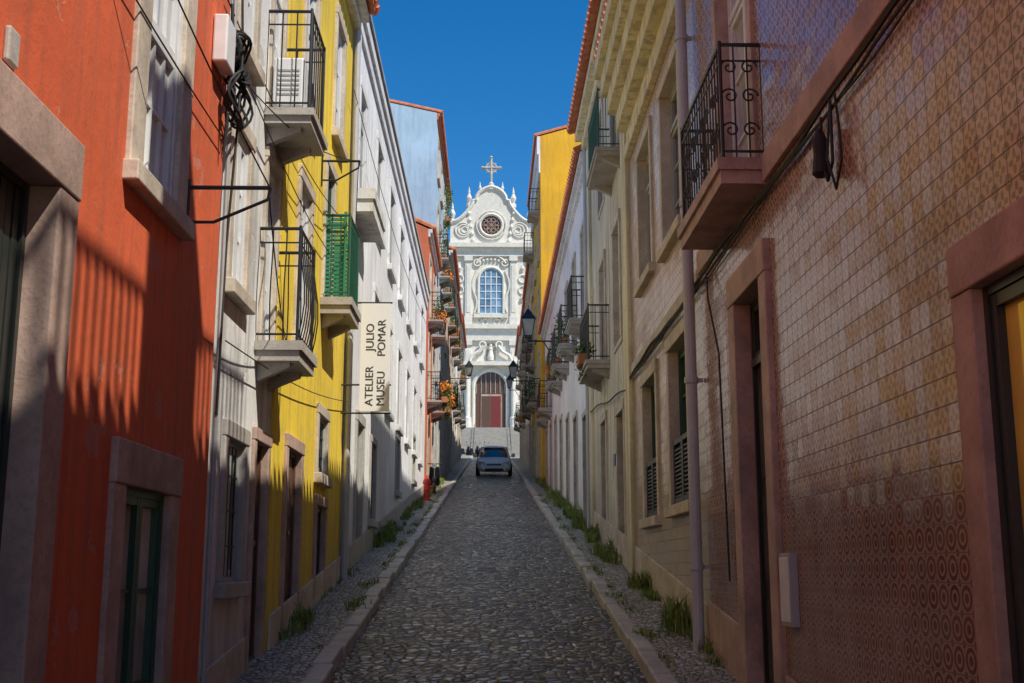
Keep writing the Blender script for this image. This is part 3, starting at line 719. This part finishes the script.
mb = MB(); mb.tube([(2.08, 12.05, z) for z in (1.35, 3, 6, 9, 9.4)], .06, 'pipe_grey', 12)
for z in (2.3, 4.2, 6.1, 8.0): mb.tube([(2.08, 12.05, z), (2.08, 12.05, z+.06)], .075, 'pipe_grey', 12); mb.box(2.1, 2.2, 12.03, 12.07, z+.01, z+.05, 'pipe_grey')
mb.build('drain_pipe', smooth=False)
mb = MB(); mb.tube([(2.12, 25.5, z) for z in (3, 8, 12)], .05, 'pipe_grey', 8); mb.build('drain_pipe')
mb = MB(); mb.tube([(-2.12, 17.5, z) for z in (2.1, 6, 11)], .045, 'pipe_grey', 8); mb.build('drain_pipe')
mb = MB(); mb.tube([(-2.17, 9.3, z) for z in (1.2, 6, 10.8)], .02, 'frame_grey', 8); mb.build('drain_pipe')
mb = MB(); mb.box(2.14, 2.2, 8.55, 8.85, 1.9, 2.42, 'frame_grey'); mb.box(2.132, 2.141, 8.57, 8.83, 1.93, 2.39, 'plastic_white'); mb.build('electric_meter_box', bevel=.008)
def lantern(s, y, z, arm, wx):
    e = empty('street_lamp', (s*wx, y, z)); mb = MB(); xl = s*(wx-arm)
    mb.tube([(s*wx, y, z-.1), (xl, y, z-.1)], .025, 'iron_black'); mb.tube([(s*wx, y, z-.75), (s*(wx-.15), y, z-.7), (s*(wx-.45), y, z-.45), (s*(wx-.65), y, z-.12)], .018, 'iron_black')
    pts = []
    for i in range(18):
        a = i/17*math.pi*2.5; r = .17*(1-i/22); pts.append((s*(wx-.22)+r*math.cos(a), y, z-.32+r*math.sin(a)))
    mb.tube(pts, .012, 'iron_black', 5); mb.tube([(s*wx, y, z-.85), (s*wx, y, z+.05)], .03, 'iron_black')
    mb.tube([(xl, y, z-.12), (xl, y, z+.02)], .03, 'iron_black')
    def sq(r, zz): return [(xl-r, y-r, zz), (xl+r, y-r, zz), (xl+r, y+r, zz), (xl-r, y+r, zz)]
    lo, hi = sq(.11, z+.04), sq(.19, z+.55)
    for i in range(4): mb.tube([lo[i], hi[i]], .014, 'iron_black', 5)
    for q in (lo, hi): mb.tube(q, .018, 'iron_black', 5, closed=True)
    a, b = sq(.22, z+.56), sq(.09, z+.74); mb.hexa(a+b, 'iron_black')
    mb.hexa(sq(.1, z+.74)+sq(.03, z+.86), 'iron_black'); mb.tube([(xl, y, z+.85), (xl, y, z+.98)], .014, 'iron_black'); mb.build('bracket_and_frame', e)
    mb = MB(); mb.hexa(sq(.10, z+.05)+sq(.178, z+.54), 'lamp_glass'); mb.build('lamp_glazing', e)
lantern(1, 34, 9.0, 1.1, 2.2); lantern(1, 54, 11.0, 1.0, 2.05); lantern(-1, 62, 12.4, 1.0, 2.15); lantern(1, 74, 13.6, 1.0, 2.2)
def clump(mb, c, rx, ry, rz, n, size, mat='leaves'):
    for _ in range(n):
        v = Vector((R.gauss(0, 1), R.gauss(0, 1), R.gauss(0, 1))); v.normalize(); rad = R.random()**.4
        p = Vector((c[0]+v.x*rx*rad, c[1]+v.y*ry*rad, c[2]+v.z*rz*rad))
        a = Vector((R.uniform(-1, 1), R.uniform(-1, 1), R.uniform(-1, 1))).normalized()*size*R.uniform(.6, 1.3)
        b = a.cross(Vector((R.uniform(-1, 1), R.uniform(-1, 1), R.uniform(-1, 1)))).normalized()*size*.4
        mb.face([p-a, p+b, p+a, p-b], mat)
def planter(x, y, z, L=.7, fl=False, n=180, h=.3):
    e = empty('potted_plant', (x, y, z)); mb = MB(); mb.box(x-.1, x+.1, y-L/2, y+L/2, z, z+.2, 'terracotta'); mb.build('planter', e, bevel=.01)
    mb = MB()
    for k in range(4):
        clump(mb, (x+R.uniform(-.08, .08), y+R.uniform(-L/2, L/2), z+.25+R.uniform(0, h*.5)), .18, .22, h*.6, n//4, .05)
        if fl: clump(mb, (x+R.uniform(-.1, .1), y+R.uniform(-L/2, L/2), z+.35+R.uniform(-.2, h*.4)), .22, .2, .2, 90, .05, 'flowers')
    clump(mb, (x, y, z), .16, L/2, .25, n//3, .045)
    mb.build('foliage', e, fix=False)
for a in PL+[(-1.6, 41.0, 8.0, .9, True, 400, .6), (-1.6, 43.6, 8.0, .9, True, 400, .6), (-1.85, 48.5, 16.8, .9, False, 500, 1.8), (1.76, 22.2, 6.12, .6)]:
    planter(*a)
def grass(name, patches):
    mb = MB()
    for x, xs, y0, y1, dens, h in patches:
        n = int((y1-y0)*(5 if dens > 200 else 3))
        for _ in range(n):
            ty = R.uniform(y0, y1); k = noise.noise(Vector((ty*.9, x*3, 4.2)))
            if k < -.16: continue
            tx = x+R.gauss(0, xs); size = R.uniform(.3, 1.2)*(.75+k)
            for _b in range(int(dens*.18*size)+3):
                xx = max(-2.19, min(2.19, tx+R.gauss(0, .05*size))); yy_ = ty+R.gauss(0, .12*size); hh = h*size*R.uniform(.3, 1.2)
                z = gz(yy_)+.11; a = R.uniform(0, 6.28); w = R.uniform(.004, .011); ln = R.uniform(.1, .9)*hh
                dx, dy = math.cos(a), math.sin(a)
                p0 = (xx-dy*w, yy_+dx*w, z); p1 = (xx+dy*w, yy_-dx*w, z); m1 = (xx+dy*w*.8+dx*ln*.3, yy_-dx*w*.8+dy*ln*.3, z+hh*.6); m0 = (xx-dy*w*.8+dx*ln*.3, yy_+dx*w*.8+dy*ln*.3, z+hh*.6)
                mb.face([p0, p1, m1, m0], 'grass_blades'); mb.face([m0, m1, (xx+dx*ln, yy_+dy*ln, z+hh*R.uniform(.8, 1))], 'grass_blades')
    mb.build(name, fix=False)
grass('grass', [(2.08, .08, 12.7, 20, 520, .32), (2.05, .09, 20, 32, 460, .32), (2.05, .09, 32, 50, 260, .32), (2.12, .03, 11.3, 12.5, 240, .2), (1.66, .03, 10, 40, 110, .08)])
grass('grass', [(-2.08, .08, 22.0, 38, 440, .30), (-2.12, .04, 12.6, 15, 260, .2), (-2.15, .02, 15, 22, 90, .12), (-2.08, .07, 38, 52, 210, .26), (-1.66, .03, 10, 40, 110, .08)])
e = empty('fire_hydrant', (-1.95, 36.5, gz(36.5)+.11)); mb = MB(); c = (-1.95, 36.5, gz(36.5)+.11)
mb.lathe(c, [(.16, 0), (.16, .06), (.1, .08), (.1, .5), (.13, .52), (.13, .58), (.1, .66), (.04, .74), (.03, .78), (0, .78)], 'hydrant_red', 14)
mb.lathe((c[0]+.09, c[1], c[2]+.42), [(.06, 0), (.06, .08), (.04, .1), (0, .1)], 'hydrant_red', 10, 'x'); mb.lathe((c[0], c[1]-.19, c[2]+.38), [(.0, 0), (.07, 0), (.07, .1), (.05, .12), (0, .12)], 'hydrant_red', 10, 'y')
mb.build('body', e, smooth=False)
def scooter(x, y, z, rz=0, tilt=0, col='iron_black'):
    e = empty('parked_scooter', (x, y, z), (tilt, .0, rz), grp=False); mb = MB()
    for wy in (-.62, .62):
        mb.lathe((-.06, wy, .25), [(.12, 0), (.24, .0), (.25, .03), (.25, .09), (.24, .12), (.12, .12)], 'rubber', 16, 'x'); mb.lathe((-.03, wy, .25), [(0, -.01), (.12, -.01), (.12, .07), (0, .07)], 'chrome', 12, 'x')
    mb.hexa([(-.17, -.25, .24), (.17, -.25, .24), (.17, .3, .24), (-.17, .3, .24), (-.17, -.25, .32), (.17, -.25, .32), (.17, .3, .34), (-.17, .3, .34)], col)
    mb.hexa([(-.15, .1, .33), (.15, .1, .33), (.1, .8, .42), (-.1, .8, .42), (-.14, .15, .66), (.14, .15, .66), (.12, .82, .68), (-.12, .82, .68)], col)
    mb.hexa([(-.13, .12, .67), (.13, .12, .67), (.11, .75, .69), (-.11, .75, .69), (-.1, .18, .76), (.1, .18, .76), (.08, .72, .78), (-.08, .72, .78)], 'rubber')
    mb.hexa([(-.2, -.38, .3), (.2, -.38, .3), (.18, -.28, .3), (-.18, -.28, .3), (-.16, -.5, .9), (.16, -.5, .9), (.14, -.42, .9), (-.14, -.42, .9)], col)
    mb.tube([(0, -.62, .28), (0, -.48, .9), (0, -.44, 1.0)], .03, 'chrome'); mb.tube([(-.33, -.36, 1.02), (-.2, -.44, 1.0), (.2, -.44, 1.0), (.33, -.36, 1.02)], .018, 'rubber')
    mb.lathe((0, -.56, .92), [(0, 0), (.08, 0), (.09, .08), (0, .12)], 'lamp_glass', 12, 'y')
    for sx in (-1, 1): mb.tube([(sx*.2, -.44, 1.0), (sx*.3, -.46, 1.2)], .008, 'chrome', 5); mb.lathe((sx*.32, -.47, 1.24), [(0, 0), (.06, 0), (.06, .015), (0, .015)], 'iron_black', 10, 'y')
    mb.poly_y([(-.07, .42), (.07, .42), (.07, .55), (-.07, .55)], -.85, -.4, col)
    mb.build('scooter_body', e, bevel=.015)
scooter(-1.95, 41.2, gz(41.2)+.12, .05, math.atan(SL)); scooter(-1.5, 106.0, gz(106.0), .9); scooter(-.7, 106.2, gz(106.2), .9, 0, 'hydrant_red'); scooter(-2.3, 105.8, gz(105.8), .9)
cy_ = 57.5
ce = empty('parked_car', (.18, cy_, gz(cy_)+.03), (math.atan(SL), 0, 0), grp=False)
def loft(name, stations, mat, parent):
    mb = MB(); i0 = mb.mi(mat); n = None
    for y, prof in stations:
        ring_ = [(x, y, z) for x, z in prof]+[(-x, y, z) for x, z in prof[::-1] if x > 1e-6]
        n = len(ring_); mb.v += ring_
    for a in range(len(stations)-1):
        for j in range(n): j2 = (j+1) % n; mb.f.append((a*n+j, a*n+j2, (a+1)*n+j2, (a+1)*n+j)); mb.m.append(i0)
    mb.f.append(tuple(range(n))); mb.m.append(i0); mb.f.append(tuple(range((len(stations)-1)*n, len(stations)*n))); mb.m.append(i0)
    o = mb.build(name, parent, True); sm = o.modifiers.new('s', 'SUBSURF'); sm.levels = 2; sm.render_levels = 2; return o
S_ = []
for y, b, t, w in ((0, .3, .6, .60), (.06, .22, .68, .74), (.3, .2, .76, .82), (.7, .2, .86, .86), (1.1, .2, .94, .87), (2.0, .2, .98, .88), (3.1, .2, 1.0, .87), (3.75, .24, 1.0, .83), (3.95, .3, .92, .76)):
    m_ = b+(t-b)*.5; S_.append((y, [(0, b), (w*.8, b), (w*.97, b+.1), (w, m_), (w*.97, t-.1), (w*.82, t-.01), (.0, t+.02)]))
loft('body', S_, 'car_silver', ce)
loft('cabin_glass', [(.95, [(0, .85), (.72, .85), (.70, .90), (0, .93)]), (1.05, [(0, .85), (.74, .85), (.70, .98), (0, 1.0)]), (1.7, [(0, .85), (.78, .85), (.60, 1.38), (0, 1.42)]), (2.6, [(0, .85), (.79, .85), (.6, 1.42), (0, 1.46)]), (3.4, [(0, .85), (.76, .85), (.57, 1.34), (0, 1.38)]), (3.85, [(0, .85), (.7, .85), (.6, .95), (0, .98)])], 'glass_dark', ce)
loft('roof_panel', [(1.62, [(0, 1.36), (.52, 1.34), (.53, 1.38), (0, 1.42)]), (1.75, [(0, 1.36), (.6, 1.34), (.6, 1.41), (0, 1.46)]), (2.6, [(0, 1.38), (.61, 1.36), (.6, 1.44), (0, 1.49)]), (3.4, [(0, 1.3), (.58, 1.28), (.56, 1.37), (0, 1.42)]), (3.5, [(0, 1.28), (.5, 1.26), (.5, 1.32), (0, 1.35)])], 'car_silver', ce)
mb = MB()
for sx in (-1, 1):
    mb.tube([(sx*.74, 1.0, .93), (sx*.63, 1.68, 1.36)], .035, 'car_silver'); mb.tube([(sx*.79, 2.35, .9), (sx*.62, 2.45, 1.4)], .03, 'rubber'); mb.tube([(sx*.74, 3.8, .93), (sx*.58, 3.4, 1.34)], .05, 'car_silver')
    for wy in (.72, 3.2): mb.lathe((sx*.80-.09, wy, .31), [(.18, 0), (.29, 0), (.31, .03), (.31, .15), (.29, .18), (.18, .18)], 'rubber', 20, 'x'); mb.lathe((sx*.81-.09, wy, .31), [(0, 0), (.19, 0), (.19, .17), (0, .17)], 'chrome', 14, 'x')
    mb.lathe((sx*.95, 1.25, 1.0), [(0, -.06), (.1, -.04), (.11, .02), (0, .06)], 'car_silver', 12, 'y'); mb.tube([(sx*.8, 1.25, .93), (sx*.95, 1.25, .98)], .02, 'rubber')
    mb.hexa([(sx*.42, -.005, .56), (sx*.70, .06, .56), (sx*.72, .2, .58), (sx*.44, .15, .58), (sx*.44, .03, .67), (sx*.72, .16, .73), (sx*.74, .3, .74), (sx*.46, .2, .7)], 'lamp_glass')
    mb.lathe((sx*.6, .0, .34), [(0, 0), (.05, 0), (.06, .05), (0, .05)], 'lamp_glass', 10, 'y')
mb.box(-.36, .36, -.015, .1, .54, .62, 'rubber'); mb.box(-.45, .45, -.01, .1, .27, .38, 'rubber'); mb.box(-.24, .24, -.03, .0, .42, .52, 'plastic_white')
mb.tube([(-.37, -.02, .58), (.37, -.02, .58)], .008, 'chrome'); mb.build('trim_lights_and_wheels', ce)

# ============================================================ LIGHT
sd = Vector((.68, -.60, 1.18)).normalized(); el = math.asin(sd.z); az = math.atan2(sd.x, sd.y)
L = bpy.data.lights.new('sun', 'SUN'); L.energy = 5.0; L.angle = math.radians(.5); L.color = (1, .94, .83)
lo = bpy.data.objects.new('sun', L); lo.rotation_euler = sd.to_track_quat('Z', 'Y').to_euler(); lo.location = (20, -20, 60); bpy.context.scene.collection.objects.link(lo)
w = bpy.data.worlds.new('World'); bpy.context.scene.world = w; w.use_nodes = True; nt = w.node_tree
sk = nt.nodes.new('ShaderNodeTexSky'); sk.sky_type = 'NISHITA'; sk.sun_disc = False; sk.sun_elevation = el; sk.sun_rotation = az; sk.ozone_density = 2.2; sk.dust_density = .1; sk.air_density = 1.0; sk.altitude = 1000
hs = nt.nodes.new('ShaderNodeHueSaturation'); hs.inputs['Saturation'].default_value = 1.42
nt.links.new(sk.outputs[0], hs.inputs['Color']); nt.links.new(hs.outputs[0], nt.nodes['Background'].inputs[0]); nt.nodes['Background'].inputs[1].default_value = .15
# ============================================================ CAMERA
c = bpy.data.cameras.new('camera'); c.lens = 1180/1024*36; c.sensor_width = 36; c.clip_end = 3000; c.clip_start = .05
co = bpy.data.objects.new('camera', c); co.location = (0, 0, 2.3); co.rotation_euler = (math.radians(90+10.96), 0, -math.radians(1.05)); bpy.context.scene.collection.objects.link(co)
bpy.context.scene.camera = co
s = bpy.context.scene; s.view_settings.view_transform = 'Standard'; s.view_settings.look = 'None'; s.view_settings.exposure = 0
